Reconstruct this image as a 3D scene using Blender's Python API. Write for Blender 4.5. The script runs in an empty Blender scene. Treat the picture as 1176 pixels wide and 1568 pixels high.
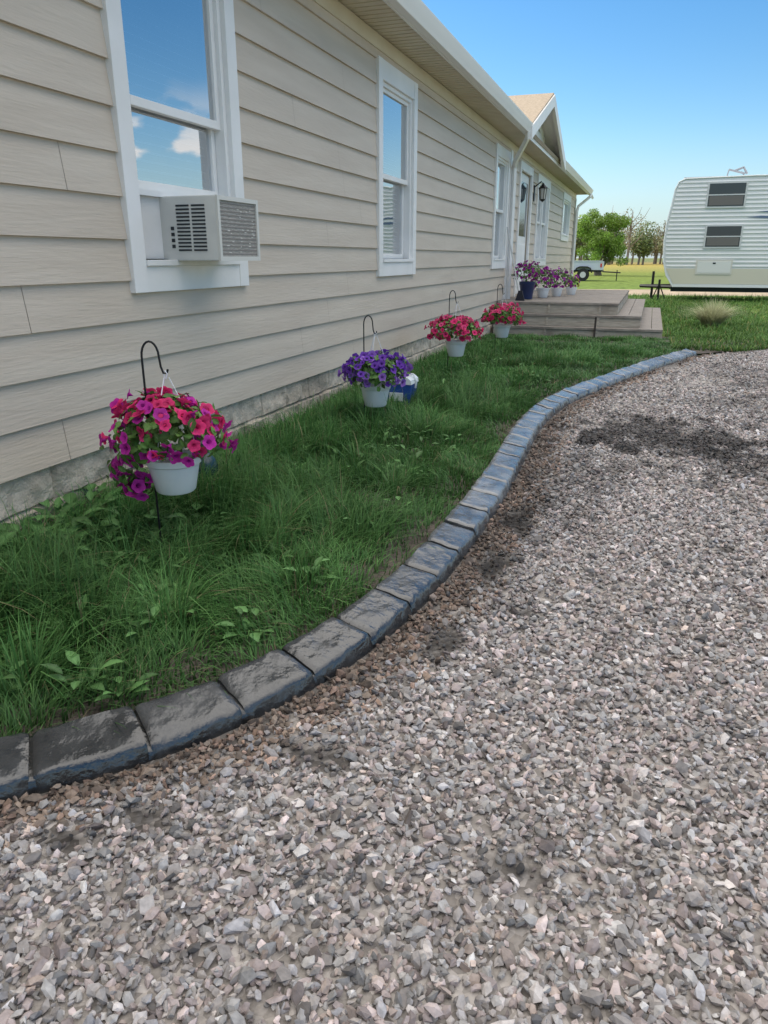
import bpy, math, random
import numpy as np
from mathutils import Vector, Matrix
random.seed(7); rng=np.random.default_rng(11)
SC=bpy.context.scene
COL=SC.collection

# ------------------------------------------------------------------ materials
def mat(name,c1,c2=None,scale=5.0,rough=.6,bump=0.0,bscale=60.0,metal=0.0,attr=False,spec=.5,
        stretch=(1,1,1),transl=0.0,detail=6.0,bdist=.01,c3=None,scale3=1.0,ramp=(.35,.65),rough2=None):
    m=bpy.data.materials.new(name); m.use_nodes=True
    nt=m.node_tree; N=nt.nodes; L=nt.links
    b=N["Principled BSDF"]; out=N["Material Output"]
    b.inputs["Roughness"].default_value=rough; b.inputs["Metallic"].default_value=metal
    b.inputs["Specular IOR Level"].default_value=spec
    tc=N.new("ShaderNodeTexCoord"); mp=N.new("ShaderNodeMapping"); mp.inputs["Scale"].default_value=stretch
    L.new(tc.outputs["Object"],mp.inputs[0])
    src=None
    if c2 is not None:
        n=N.new("ShaderNodeTexNoise"); n.inputs["Scale"].default_value=scale; n.inputs["Detail"].default_value=detail
        L.new(mp.outputs[0],n.inputs["Vector"])
        r=N.new("ShaderNodeValToRGB"); r.color_ramp.elements[0].position=ramp[0]; r.color_ramp.elements[1].position=ramp[1]
        r.color_ramp.elements[0].color=(*c1,1); r.color_ramp.elements[1].color=(*c2,1)
        L.new(n.outputs[0],r.inputs[0]); src=r.outputs[0]
        if rough2 is not None:
            mr=N.new("ShaderNodeMapRange"); mr.inputs[1].default_value=ramp[0]; mr.inputs[2].default_value=ramp[1]
            mr.inputs[3].default_value=rough; mr.inputs[4].default_value=rough2
            L.new(n.outputs[0],mr.inputs[0]); L.new(mr.outputs[0],b.inputs["Roughness"])
        if c3 is not None:
            n3=N.new("ShaderNodeTexNoise"); n3.inputs["Scale"].default_value=scale3; n3.inputs["Detail"].default_value=5
            L.new(tc.outputs["Object"],n3.inputs["Vector"])
            r3=N.new("ShaderNodeValToRGB"); r3.color_ramp.elements[0].position=.5; r3.color_ramp.elements[1].position=.68
            r3.color_ramp.elements[0].color=(0,0,0,1)
            L.new(n3.outputs[0],r3.inputs[0])
            mx=N.new("ShaderNodeMix"); mx.data_type='RGBA'; L.new(r3.outputs[0],mx.inputs[0]); L.new(src,mx.inputs[6]); mx.inputs[7].default_value=(*c3,1)
            src=mx.outputs[2]
    if attr:
        a=N.new("ShaderNodeVertexColor"); a.layer_name="Col"
        if src is not None:
            mx=N.new("ShaderNodeMix"); mx.data_type='RGBA'; mx.blend_type='MULTIPLY'; mx.inputs[0].default_value=1
            L.new(src,mx.inputs[6]); L.new(a.outputs[0],mx.inputs[7]); src=mx.outputs[2]
        else: src=a.outputs[0]
    if src is not None: L.new(src,b.inputs["Base Color"])
    else: b.inputs["Base Color"].default_value=(*c1,1)
    if bump>0:
        n2=N.new("ShaderNodeTexNoise"); n2.inputs["Scale"].default_value=bscale; n2.inputs["Detail"].default_value=6
        L.new(mp.outputs[0],n2.inputs["Vector"])
        bp=N.new("ShaderNodeBump"); bp.inputs["Strength"].default_value=bump; bp.inputs["Distance"].default_value=bdist
        L.new(n2.outputs[0],bp.inputs["Height"]); L.new(bp.outputs[0],b.inputs["Normal"])
    if transl>0:
        t=N.new("ShaderNodeBsdfTranslucent")
        if src is not None: L.new(src,t.inputs[0])
        else: t.inputs[0].default_value=(*c1,1)
        ms=N.new("ShaderNodeMixShader"); ms.inputs[0].default_value=transl
        L.new(b.outputs[0],ms.inputs[1]); L.new(t.outputs[0],ms.inputs[2]); L.new(ms.outputs[0],out.inputs[0])
    return m

def glass_mat(name,tint=(.75,.8,.82),base=.3):
    m=bpy.data.materials.new(name); m.use_nodes=True
    nt=m.node_tree; N=nt.nodes; L=nt.links; N.clear()
    out=N.new("ShaderNodeOutputMaterial"); t=N.new("ShaderNodeBsdfTransparent"); t.inputs[0].default_value=(*tint,1)
    g=N.new("ShaderNodeBsdfGlossy"); g.inputs["Roughness"].default_value=.015; g.inputs[0].default_value=(.93,.95,.97,1)
    fr=N.new("ShaderNodeFresnel"); fr.inputs[0].default_value=1.5
    n=N.new("ShaderNodeTexNoise"); n.inputs["Scale"].default_value=2.2; tc=N.new("ShaderNodeTexCoord"); L.new(tc.outputs["Object"],n.inputs[0])
    bp=N.new("ShaderNodeBump"); bp.inputs["Strength"].default_value=.06; bp.inputs["Distance"].default_value=.02; L.new(n.outputs[0],bp.inputs["Height"])
    L.new(bp.outputs[0],g.inputs["Normal"])
    ma=N.new("ShaderNodeMath"); ma.operation='MULTIPLY_ADD'; ma.inputs[1].default_value=1-base; ma.inputs[2].default_value=base
    L.new(fr.outputs[0],ma.inputs[0])
    ms=N.new("ShaderNodeMixShader"); L.new(ma.outputs[0],ms.inputs[0]); L.new(t.outputs[0],ms.inputs[1]); L.new(g.outputs[0],ms.inputs[2]); L.new(ms.outputs[0],out.inputs[0])
    return m

# ------------------------------------------------------------------ builders
def empty(name,loc=(0,0,0)):
    e=bpy.data.objects.new(name,None); e.location=loc; e.empty_display_size=.2; COL.objects.link(e); return e
def setparent(o,p):
    if p is not None:
        o.parent=p; o.matrix_parent_inverse=Matrix.Translation(-Vector(p.location))
class MB:
    def __init__(s): s.v=[];s.f=[];s.m=[]
    def add(s,vs,fs,mi=0):
        k=len(s.v); s.v+= [tuple(q) for q in vs]; s.f+=[tuple(i+k for i in f) for f in fs]; s.m+=[mi]*len(fs)
    def box(s,x0,x1,y0,y1,z0,z1,mi=0):
        s.add([(x0,y0,z0),(x1,y0,z0),(x1,y1,z0),(x0,y1,z0),(x0,y0,z1),(x1,y0,z1),(x1,y1,z1),(x0,y1,z1)],
              [(0,3,2,1),(4,5,6,7),(0,1,5,4),(1,2,6,5),(2,3,7,6),(3,0,4,7)],mi)
    def tube(s,pts,r,mi=0,n=8,cap=True):
        pts=[Vector(p) for p in pts]; rs=r if isinstance(r,(list,tuple)) else [r]*len(pts)
        vs=[];u=None
        for i,p in enumerate(pts):
            t=(pts[min(i+1,len(pts)-1)]-pts[max(i-1,0)]).normalized()
            if u is None:
                u=t.cross(Vector((0,0,1)));
                if u.length<1e-3:u=t.cross(Vector((1,0,0)))
            u=(u-t*u.dot(t)).normalized(); w=t.cross(u)
            for k in range(n):
                a=2*math.pi*k/n; vs.append(p+(u*math.cos(a)+w*math.sin(a))*rs[i])
        fs=[]
        for i in range(len(pts)-1):
            for k in range(n):
                k2=(k+1)%n; fs.append((i*n+k,i*n+k2,(i+1)*n+k2,(i+1)*n+k))
        if cap: fs.append(tuple(range(n-1,-1,-1))); fs.append(tuple((len(pts)-1)*n+k for k in range(n)))
        s.add(vs,fs,mi)
    def lathe(s,cx,cy,prof,mi=0,n=24):
        vs=[]
        for r,z in prof:
            for k in range(n):
                a=2*math.pi*k/n; vs.append((cx+r*math.cos(a),cy+r*math.sin(a),z))
        fs=[]
        for i in range(len(prof)-1):
            for k in range(n):
                k2=(k+1)%n; fs.append((i*n+k,i*n+k2,(i+1)*n+k2,(i+1)*n+k))
        s.add(vs,fs,mi)
    def prism(s,poly,axis,a0,a1,mi=0):
        n=len(poly)
        def P(q,a):
            return (a,q[0],q[1]) if axis=='x' else ((q[0],a,q[1]) if axis=='y' else (q[0],q[1],a))
        vs=[P(q,a0) for q in poly]+[P(q,a1) for q in poly]
        fs=[tuple(range(n)),tuple(range(2*n-1,n-1,-1))]+[(i,i+n,(i+1)%n+n,(i+1)%n) for i in range(n)]
        s.add(vs,fs,mi)
    def obj(s,name,mats,parent=None,smooth=False,bevel=0,fixn=True):
        me=bpy.data.meshes.new(name); me.from_pydata(s.v,[],s.f)
        for m in mats: me.materials.append(m)
        me.polygons.foreach_set("material_index",s.m)
        if fixn:
            import bmesh
            bm=bmesh.new(); bm.from_mesh(me); bmesh.ops.recalc_face_normals(bm,faces=bm.faces); bm.to_mesh(me); bm.free()
        o=bpy.data.objects.new(name,me); COL.objects.link(o)
        if smooth:
            me.polygons.foreach_set("use_smooth",[True]*len(me.polygons))
            md=o.modifiers.new("es","EDGE_SPLIT"); md.split_angle=math.radians(40)
        if bevel>0:
            b=o.modifiers.new("bev","BEVEL"); b.width=bevel; b.segments=2; b.limit_method='ANGLE'
        setparent(o,parent); return o

def trimesh(name,V,T,C=None,mats=[],parent=None,smooth=False,mi=None):
    me=bpy.data.meshes.new(name); V=np.asarray(V,np.float32); T=np.asarray(T,np.int32)
    me.vertices.add(len(V)); me.vertices.foreach_set("co",V.ravel())
    k=T.shape[1]
    me.loops.add(T.size); me.loops.foreach_set("vertex_index",T.ravel())
    me.polygons.add(len(T)); me.polygons.foreach_set("loop_start",np.arange(0,T.size,k,dtype=np.int32))
    me.polygons.foreach_set("loop_total",np.full(len(T),k,np.int32))
    for m in mats: me.materials.append(m)
    if mi is not None: me.polygons.foreach_set("material_index",np.asarray(mi,np.int32))
    me.polygons.foreach_set("use_smooth",np.full(len(T),smooth))
    if C is not None:
        ca=me.color_attributes.new("Col",'FLOAT_COLOR','POINT')
        ca.data.foreach_set("color",np.concatenate([C,np.ones((len(C),1))],1).astype(np.float32).ravel())
    me.update(calc_edges=True); me.validate()
    o=bpy.data.objects.new(name,me); COL.objects.link(o); setparent(o,parent); return o

class Scat:
    def __init__(s): s.V=[];s.T=[];s.C=[];s.n=0
    def add(s,tv,tt,M,P,C,shade=None):
        N=len(P); 
        if N==0:return
        V=np.einsum('nij,vj->nvi',M,tv)+P[:,None,:]; nv=len(tv)
        T=(tt[None]+ (np.arange(N)*nv)[:,None,None]).reshape(-1,tt.shape[1])+s.n
        sh=np.ones(nv) if shade is None else shade
        if sh.ndim==1: CC=C[:,None,:]*sh[None,:,None]
        else: CC=C[:,None,:]*sh[None,:,:]
        s.V.append(V.reshape(-1,3)); s.T.append(T); s.C.append(CC.reshape(-1,3)); s.n+=N*nv
    def obj(s,name,mats,parent=None,smooth=False):
        return trimesh(name,np.concatenate(s.V),np.concatenate(s.T),np.concatenate(s.C),mats,parent,smooth)

TAB=rng.random((256,256))
def vnoise(x,y):
    xi=np.floor(x).astype(int); yi=np.floor(y).astype(int); fx=x-xi; fy=y-yi
    fx=fx*fx*(3-2*fx); fy=fy*fy*(3-2*fy)
    a=TAB[xi%256,yi%256];b=TAB[(xi+1)%256,yi%256];c=TAB[xi%256,(yi+1)%256];d=TAB[(xi+1)%256,(yi+1)%256]
    return (a*(1-fx)+b*fx)*(1-fy)+(c*(1-fx)+d*fx)*fy
def fbm(x,y,o=4):
    s=0;a=.5
    for i in range(o): s=s+a*vnoise(x*2**i+i*17.3,y*2**i+i*5.1); a*=.5
    return s/(1-.5**o)
def basis(n,spin):
    n=n/np.linalg.norm(n,axis=1,keepdims=True)
    r=np.where(np.abs(n[:,2:3])<.9,np.array([[0,0,1.]]),np.array([[1.,0,0]]))
    u=np.cross(r,n); u/=np.linalg.norm(u,axis=1,keepdims=True); w=np.cross(n,u)
    c=np.cos(spin)[:,None]; s_=np.sin(spin)[:,None]
    return np.stack([u*c+w*s_,-u*s_+w*c,n],2)

# ------------------------------------------------------------------ camera
cam=bpy.data.cameras.new("camera"); cam.sensor_fit='VERTICAL'; cam.sensor_height=36; cam.lens=25.99; cam.clip_end=6000; cam.clip_start=.05
co=bpy.data.objects.new("camera",cam); COL.objects.link(co); co.location=(0,0,1.25)
co.rotation_euler=(math.radians(90-18.97),0,math.radians(19.1)); SC.camera=co

# ------------------------------------------------------------------ light
EL=34; AZ=-66   # azimuth clockwise from +Y
w=bpy.data.worlds.new("World"); SC.world=w; w.use_nodes=True
N=w.node_tree.nodes; L=w.node_tree.links; bg=N["Background"]; wout=N["World Output"]
sky=N.new("ShaderNodeTexSky"); sky.sky_type='NISHITA'; sky.sun_disc=False
sky.sun_elevation=math.radians(EL); sky.sun_rotation=math.radians(AZ%360); sky.air_density=1.0; sky.dust_density=.3; sky.ozone_density=2.2
hsv=N.new("ShaderNodeHueSaturation"); hsv.inputs["Saturation"].default_value=1.36; hsv.inputs["Value"].default_value=1.12
L.new(sky.outputs[0],hsv.inputs["Color"]); L.new(hsv.outputs[0],bg.inputs[0]); bg.inputs[1].default_value=.15
# white clouds (high banks added out of view to brighten the shaded yard, and a low bank out to the east that the windows mirror)
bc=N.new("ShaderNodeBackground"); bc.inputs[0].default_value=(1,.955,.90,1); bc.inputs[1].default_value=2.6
tc=N.new("ShaderNodeTexCoord"); sp=N.new("ShaderNodeSeparateXYZ"); L.new(tc.outputs["Generated"],sp.inputs[0])
def mrange(src,a,b_,c=0,d=1):
    q=N.new("ShaderNodeMapRange"); q.interpolation_type='SMOOTHSTEP'
    for i,v in enumerate((a,b_,c,d)): q.inputs[i+1].default_value=v
    L.new(src,q.inputs[0]); return q.outputs[0]
def mul(a,b_):
    q=N.new("ShaderNodeMath"); q.operation='MULTIPLY'; L.new(a,q.inputs[0]); L.new(b_,q.inputs[1]); return q.outputs[0]
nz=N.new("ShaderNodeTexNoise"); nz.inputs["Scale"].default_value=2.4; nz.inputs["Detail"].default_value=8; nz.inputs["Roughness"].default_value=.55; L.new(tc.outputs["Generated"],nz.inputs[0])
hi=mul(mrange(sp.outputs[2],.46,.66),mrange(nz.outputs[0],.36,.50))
mp=N.new("ShaderNodeMapping"); mp.inputs["Scale"].default_value=(1,1,2.2); L.new(tc.outputs["Generated"],mp.inputs[0])
nl_=N.new("ShaderNodeTexNoise"); nl_.inputs["Scale"].default_value=7; nl_.inputs["Detail"].default_value=8; L.new(mp.outputs[0],nl_.inputs[0])
lo=mul(mul(mrange(sp.outputs[2],.03,.06),mrange(sp.outputs[2],.20,.11)),mul(mrange(sp.outputs[0],.38,.46),mrange(nl_.outputs[0],.50,.56)))
bh=N.new("ShaderNodeBackground"); bh.inputs[0].default_value=(.56,.76,.96,1); bh.inputs[1].default_value=.86
ms0=N.new("ShaderNodeMixShader"); L.new(mrange(sp.outputs[2],.15,-.02,0,.8),ms0.inputs[0]); L.new(bg.outputs[0],ms0.inputs[1]); L.new(bh.outputs[0],ms0.inputs[2])
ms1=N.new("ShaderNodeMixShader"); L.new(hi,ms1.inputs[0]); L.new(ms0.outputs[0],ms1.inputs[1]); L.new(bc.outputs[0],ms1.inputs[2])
bc2=N.new("ShaderNodeBackground"); bc2.inputs[0].default_value=(1,.98,.96,1); bc2.inputs[1].default_value=1.15
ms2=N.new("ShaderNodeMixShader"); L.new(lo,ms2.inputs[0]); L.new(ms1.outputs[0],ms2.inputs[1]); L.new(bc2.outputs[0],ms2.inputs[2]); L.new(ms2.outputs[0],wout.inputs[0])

sd=bpy.data.lights.new("sun",'SUN'); sd.energy=3.6; sd.angle=math.radians(.5); sd.color=(1,.94,.85)
so=bpy.data.objects.new("sun",sd); COL.objects.link(so)
sdir=Vector((math.sin(math.radians(AZ))*math.cos(math.radians(EL)),math.cos(math.radians(AZ))*math.cos(math.radians(EL)),math.sin(math.radians(EL))))
so.rotation_euler=sdir.to_track_quat('Z','Y').to_euler(); so.location=sdir*40
SC.view_settings.view_transform='Standard'

# ------------------------------------------------------------------ palette
M_siding=mat("siding_paint",(.565,.48,.385),(.62,.535,.435),scale=1.2,rough=.55,bump=.5,bscale=9,stretch=(1,.9,9),bdist=.006,detail=4)
M_trim=mat("white_trim",(.80,.79,.76),(.86,.85,.83),scale=3,rough=.45,bump=.08,bscale=30)
M_cream=mat("cream_soffit",(.62,.55,.42),(.66,.60,.47),scale=3,rough=.5)
M_gutter=mat("white_gutter",(.82,.81,.79),rough=.3)
M_block=mat("split_block",(.48,.41,.325),(.64,.56,.455),scale=14,rough=.95,bump=.9,bscale=70,bdist=.01,c3=(.38,.325,.26),scale3=2.5)
M_shingle=mat("shingle",(.30,.24,.17),(.42,.34,.25),scale=30,rough=.95,bump=.8,bscale=60)
M_glass=glass_mat("window_glass",base=.60)
M_dark=mat("dark_interior",(.03,.035,.04),rough=.9)
M_blind=mat("blind_white",(.85,.88,.90),rough=.6)
M_black=mat("black_metal",(.012,.012,.014),rough=.4,metal=.3)
M_pot=mat("pot_white",(.80,.82,.82),(.74,.76,.77),scale=8,rough=.35)
M_wire=mat("wire_white",(.8,.82,.84),rough=.4)
M_wood=mat("weathered_wood",(.33,.295,.245),(.49,.445,.375),scale=6,rough=.85,bump=.6,bscale=25,stretch=(1,8,14),c3=(.24,.21,.175),scale3=2.2)
M_deckw=mat("deck_boards",(.19,.165,.145),(.31,.28,.245),scale=5,rough=.8,bump=.6,bscale=20,stretch=(1,8,1))
M_stone=mat("gravel_stone",(.75,.75,.75),(1,1,1),scale=90,rough=.85,attr=True,bump=.3,bscale=200,bdist=.003)
M_grass=mat("grass_blades",(1,1,1),attr=True,rough=.55,transl=.3,spec=.3)
M_leaf=mat("leaf",(1,1,1),attr=True,rough=.5,transl=.25,spec=.35)
M_petal=mat("petal",(1,1,1),attr=True,rough=.6,transl=.3,spec=.2)
M_soil=mat("soil_dirt",(.05,.042,.035),(.13,.11,.09),scale=18,rough=.95,bump=1,bscale=60,bdist=.02)
M_kerb=mat("wet_concrete",(.55,.58,.62),(1.25,1.25,1.25),scale=9,rough=.06,rough2=.32,bump=.9,bscale=20,bdist=.009,attr=True,spec=.9)

# ------------------------------------------------------------------ kerb path
KP=np.array([(-4.2,-.55),(-3.3,-.15),(-2.5,.27),(-1.85,.68),(-1.35,1.07),(-1.08,1.32),(-.93,1.58),(-.81,1.84),(-.73,2.13),(-.69,2.41),(-.66,2.68),(-.65,3),(-.635,3.4),(-.635,3.9),(-.65,4.5),(-.69,5.4),(-.68,6),(-.59,6.8),(-.38,7.6),(-.12,8.5),(.2,9.55),(.69,10.95)])
sl=np.concatenate([[0],np.cumsum(np.linalg.norm(np.diff(KP,axis=0),axis=1))])
ss=np.arange(0,sl[-1],.02); PX=np.interp(ss,sl,KP[:,0]); PY=np.interp(ss,sl,KP[:,1])
def sm(a,k=15):
    p=np.concatenate([np.linspace(a[0]-(a[k]-a[0]),a[0],k,endpoint=False),a,np.linspace(a[-1],a[-1]+(a[-1]-a[-1-k]),k+1)[1:]])
    return np.convolve(p,np.ones(2*k+1)/(2*k+1),'valid')
PX=sm(PX);PY=sm(PY)
TX=np.gradient(PX);TY=np.gradient(PY);l=np.hypot(TX,TY);TX/=l;TY/=l
def kx(y): return np.interp(y,PY,PX,left=-6)
def kpt(s,off):   # off to the lawn side
    x=np.interp(s,ss,PX);y=np.interp(s,ss,PY);tx=np.interp(s,ss,TX);ty=np.interp(s,ss,TY)
    return x-ty*off,y+tx*off
prof=[(-.006,-.04),(-.002,.02),(.008,.048),(.014,.058),(.024,.063),(.06,.069),(.10,.077),(.14,.085),(.158,.088),(.166,.083),(.17,.05),(.172,-.03)]
V=[];F=[];KC=[];Ctot=ss[-1]; s0=.03
def kstrip(sa,sb,nu,drop,tilt,rec,tone):
    base=len(V); npf=len(prof)
    us=np.linspace(sa,sb,nu)
    for i,u in enumerate(us):
        e=min(u-sa,sb-u); d=rec*max(0,1-e/.010)**2
        for j,(o,z) in enumerate(prof):
            zz=z
            if z>0:
                zz=z-drop-d+tilt*(u-(sa+sb)/2)+ (fbm(np.array(u*9+3),np.array(o*22+u),4)-.5)*.016
            oo=o+(fbm(np.array(u*14),np.array(j*3.1))-.5)*.008
            if j in (1,2,3,9,10): oo+= (d*.8 if j<5 else -d*.8)
            x,y=kpt(u,oo); V.append((float(x),float(y),float(zz)))
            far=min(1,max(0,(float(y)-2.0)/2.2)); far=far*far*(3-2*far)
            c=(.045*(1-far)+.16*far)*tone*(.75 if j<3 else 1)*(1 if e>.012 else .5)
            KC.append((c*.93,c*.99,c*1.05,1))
    for i in range(nu-1):
        for j in range(npf-1):
            a=base+i*npf+j; F.append((a,a+1,a+npf+1,a+npf))
    F.append(tuple(base+j for j in range(npf-1,-1,-1))); F.append(tuple(base+(nu-1)*npf+j for j in range(npf)))
s=s0
while s<Ctot-.1:
    ln=random.uniform(.265,.295); e=min(s+ln,Ctot-.01)
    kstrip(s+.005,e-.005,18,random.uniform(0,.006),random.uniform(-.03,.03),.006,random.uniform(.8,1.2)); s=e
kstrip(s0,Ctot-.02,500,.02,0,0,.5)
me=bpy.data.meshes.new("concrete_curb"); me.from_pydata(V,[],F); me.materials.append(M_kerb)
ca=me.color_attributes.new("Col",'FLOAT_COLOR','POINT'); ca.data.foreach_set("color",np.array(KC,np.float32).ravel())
me.polygons.foreach_set("use_smooth",[len(p.vertices)==4 for p in me.polygons])
ko=bpy.data.objects.new("concrete_curb",me); COL.objects.link(ko)
md=ko.modifiers.new("es","EDGE_SPLIT"); md.split_angle=math.radians(50)

# ------------------------------------------------------------------ ground sheets
mg=bpy.data.materials.new("field_ground"); mg.use_nodes=True; N=mg.node_tree.nodes; L=mg.node_tree.links; b=N["Principled BSDF"]; b.inputs["Roughness"].default_value=.95; b.inputs["Specular IOR Level"].default_value=.1
tc=N.new("ShaderNodeTexCoord"); sx=N.new("ShaderNodeSeparateXYZ"); L.new(tc.outputs["Object"],sx.inputs[0])
nz=N.new("ShaderNodeTexNoise"); nz.inputs["Scale"].default_value=.12; nz.inputs["Detail"].default_value=8; L.new(tc.outputs["Object"],nz.inputs[0])
md_=N.new("ShaderNodeMath"); md_.operation='MULTIPLY_ADD'; md_.inputs[1].default_value=14; L.new(nz.outputs[0],md_.inputs[0]); L.new(sx.outputs[1],md_.inputs[2])
mr=N.new("ShaderNodeMapRange"); mr.inputs[1].default_value=0; mr.inputs[2].default_value=300; L.new(md_.outputs[0],mr.inputs[0])
r=N.new("ShaderNodeValToRGB"); cr=r.color_ramp
cr.elements[0].position=0; cr.elements[0].color=(.07,.12,.03,1); cr.elements[1].position=.12; cr.elements[1].color=(.13,.20,.045,1)
for p,c in [(.24,(.17,.22,.05,1)),(.34,(.27,.26,.08,1)),(.5,(.36,.30,.09,1)),(.75,(.26,.22,.10,1)),(1,(.17,.20,.09,1))]:
    e=cr.elements.new(p); e.color=c
L.new(mr.outputs[0],r.inputs[0])
n2=N.new("ShaderNodeTexNoise"); n2.inputs["Scale"].default_value=3; n2.inputs["Detail"].default_value=10; L.new(tc.outputs["Object"],n2.inputs[0])
r2=N.new("ShaderNodeValToRGB"); r2.color_ramp.elements[0].position=.3; r2.color_ramp.elements[0].color=(.5,.5,.45,1); r2.color_ramp.elements[1].position=.7; r2.color_ramp.elements[1].color=(1.25,1.2,1.1,1); L.new(n2.outputs[0],r2.inputs[0])
mx=N.new("ShaderNodeMix"); mx.data_type='RGBA'; mx.blend_type='MULTIPLY'; mx.inputs[0].default_value=1; L.new(r.outputs[0],mx.inputs[6]); L.new(r2.outputs[0],mx.inputs[7]); L.new(mx.outputs[2],b.inputs["Base Color"])
bp=N.new("ShaderNodeBump"); bp.inputs["Strength"].default_value=.6; bp.inputs["Distance"].default_value=.1; L.new(n2.outputs[0],bp.inputs["Height"]); L.new(bp.outputs[0],b.inputs["Normal"])
g=MB(); g.add([(-3000,-3000,0),(3000,-3000,0),(3000,3000,0),(-3000,3000,0)],[(0,1,2,3)]); g.obj("ground",[mg],fixn=False)

# gravel sheet material
mgv=bpy.data.materials.new("gravel_bed"); mgv.use_nodes=True; N=mgv.node_tree.nodes; L=mgv.node_tree.links; b=N["Principled BSDF"]; b.inputs["Roughness"].default_value=.92; b.inputs["Specular IOR Level"].default_value=.3
tc=N.new("ShaderNodeTexCoord")
vo=N.new("ShaderNodeTexVoronoi"); vo.inputs["Scale"].default_value=42; L.new(tc.outputs["Object"],vo.inputs["Vector"])
hs=N.new("ShaderNodeSeparateColor"); L.new(vo.outputs["Color"],hs.inputs[0])
r=N.new("ShaderNodeValToRGB"); cr=r.color_ramp; cr.elements[0].position=0; cr.elements[0].color=(.15,.135,.125,1); cr.elements[1].position=1; cr.elements[1].color=(.56,.52,.49,1)
e=cr.elements.new(.5); e.color=(.32,.295,.275,1)
L.new(hs.outputs[0],r.inputs[0])
nz=N.new("ShaderNodeTexNoise"); nz.inputs["Scale"].default_value=1.3; nz.inputs["Detail"].default_value=7; L.new(tc.outputs["Object"],nz.inputs[0])
r2=N.new("ShaderNodeValToRGB"); r2.color_ramp.elements[0].position=.45; r2.color_ramp.elements[1].position=.62; L.new(nz.outputs[0],r2.inputs[0])
nf=N.new("ShaderNodeTexNoise"); nf.inputs["Scale"].default_value=120; nf.inputs["Detail"].default_value=4; L.new(tc.outputs["Object"],nf.inputs[0])
r3=N.new("ShaderNodeValToRGB"); r3.color_ramp.elements[0].position=.3; r3.color_ramp.elements[0].color=(.21,.195,.18,1); r3.color_ramp.elements[1].position=.7; r3.color_ramp.elements[1].color=(.37,.34,.315,1); L.new(nf.outputs[0],r3.inputs[0])
mx=N.new("ShaderNodeMix"); mx.data_type='RGBA'; L.new(r2.outputs[0],mx.inputs[0]); L.new(r.outputs[0],mx.inputs[6]); L.new(r3.outputs[0],mx.inputs[7])
at=N.new("ShaderNodeVertexColor"); at.layer_name="Col"
mx2=N.new("ShaderNodeMix"); mx2.data_type='RGBA'; mx2.blend_type='MULTIPLY'; mx2.inputs[0].default_value=1; L.new(mx.outputs[2],mx2.inputs[6]); L.new(at.outputs[0],mx2.inputs[7])
L.new(mx2.outputs[2],b.inputs["Base Color"])
bp=N.new("ShaderNodeBump"); bp.inputs["Strength"].default_value=1; bp.inputs["Distance"].default_value=.015; bp.invert=True; L.new(vo.outputs["Distance"],bp.inputs["Height"]); L.new(bp.outputs[0],b.inputs["Normal"])

def dirt(x,y):      # 1 = fine compacted dirt, few stones
    n=fbm(x*.9+4,y*.7+9,4); d=np.clip((n-.74)/.12,0,1)*.8
    y2=np.clip((y-3.5)/6,0,1)
    return np.clip(d+y2*np.clip((fbm(x*1.3+40,y*.5+2,4)-.40)/.15,0,1)*.85,0,1)
BL=[(-.70,1.48,.08,.055),(-.16,1.27,.06,.035),(.12,1.33,.025,.02),(-.53,2.25,.06,.16),(-.50,2.9,.06,.16),(-.30,2.5,.06,.035),(-.50,3.5,.07,.28),(-.98,1.14,.08,.04),(-1.12,1.04,.07,.03),(.45,3.4,.05,.05)]
def blot(x,y):      # dumped dark fines
    n=fbm(x*14,y*14,3); m=np.zeros_like(x)
    for cx,cy,rx,ry in BL: m=np.maximum(m,np.clip(1.35-np.hypot((x-cx)/rx,(y-cy)/ry)-(n-.5)*2.2,0,1))
    return m
def damp(x,y):      # dark damp ground
    d=np.ones_like(x)
    kd=x-kx(y)
    n=fbm(x*5,y*5,3); n2_=fbm(x*11+3,y*6+8,4)
    d*=1-.60*np.clip(1-kd/(.06+.34*n),0,1)*(y<10.9); d*=1-.75*blot(x,y)
    for cx,cy,rx,ry,st in [(.15,5.6,.75,.65,.72),(-.35,4.5,.35,.9,.4),(.55,5.0,.4,.5,.35),(-.5,3.1,.15,.8,.35),(.9,7.2,.4,.8,.3),(1.2,9,.5,1.2,.3)]:
        q=np.hypot((x-cx)/rx,(y-cy)/ry)+ (n-.5)*1.8+(n2_-.5)*1.8
        d*=1-st*np.clip((1.15-q)*1.5,0,1)
    return d
ys=np.concatenate([np.arange(-6,.2,.4),np.arange(.2,4,.03),np.arange(4,12.6,.06)]); us=np.linspace(0,1,260)**2.2
GX=[];GY=[]
for y in ys:
    x0=float(kx(y))+.0 if y>-.55 else -6
    if y>10.95: x0=.69+(y-10.95)*.9+(.12*math.sin(y*7))
    GX.append(x0+(14-x0)*us-.0)
    yy=y+ (0 if y<11.5 else (y-11.5)/1.1*(fbm(np.linspace(0,20,260),np.zeros(260)+3)*1.6-.3)); GY.append(np.zeros(260)+yy)
GX=np.array(GX);GY=np.array(GY)
Vg=np.stack([GX.ravel(),GY.ravel(),np.full(GX.size,.006)],1)
ny,nx=GX.shape; idx=np.arange(ny*nx).reshape(ny,nx)
Tg=np.stack([idx[:-1,:-1].ravel(),idx[:-1,1:].ravel(),idx[1:,1:].ravel(),idx[1:,:-1].ravel()],1)
dc=damp(Vg[:,0],Vg[:,1]); Cg=np.stack([dc,dc,dc],1)
drive=empty("gravel_driveway")
trimesh("gravel_bed",Vg,Tg,Cg,[mgv],drive,True)

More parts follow.
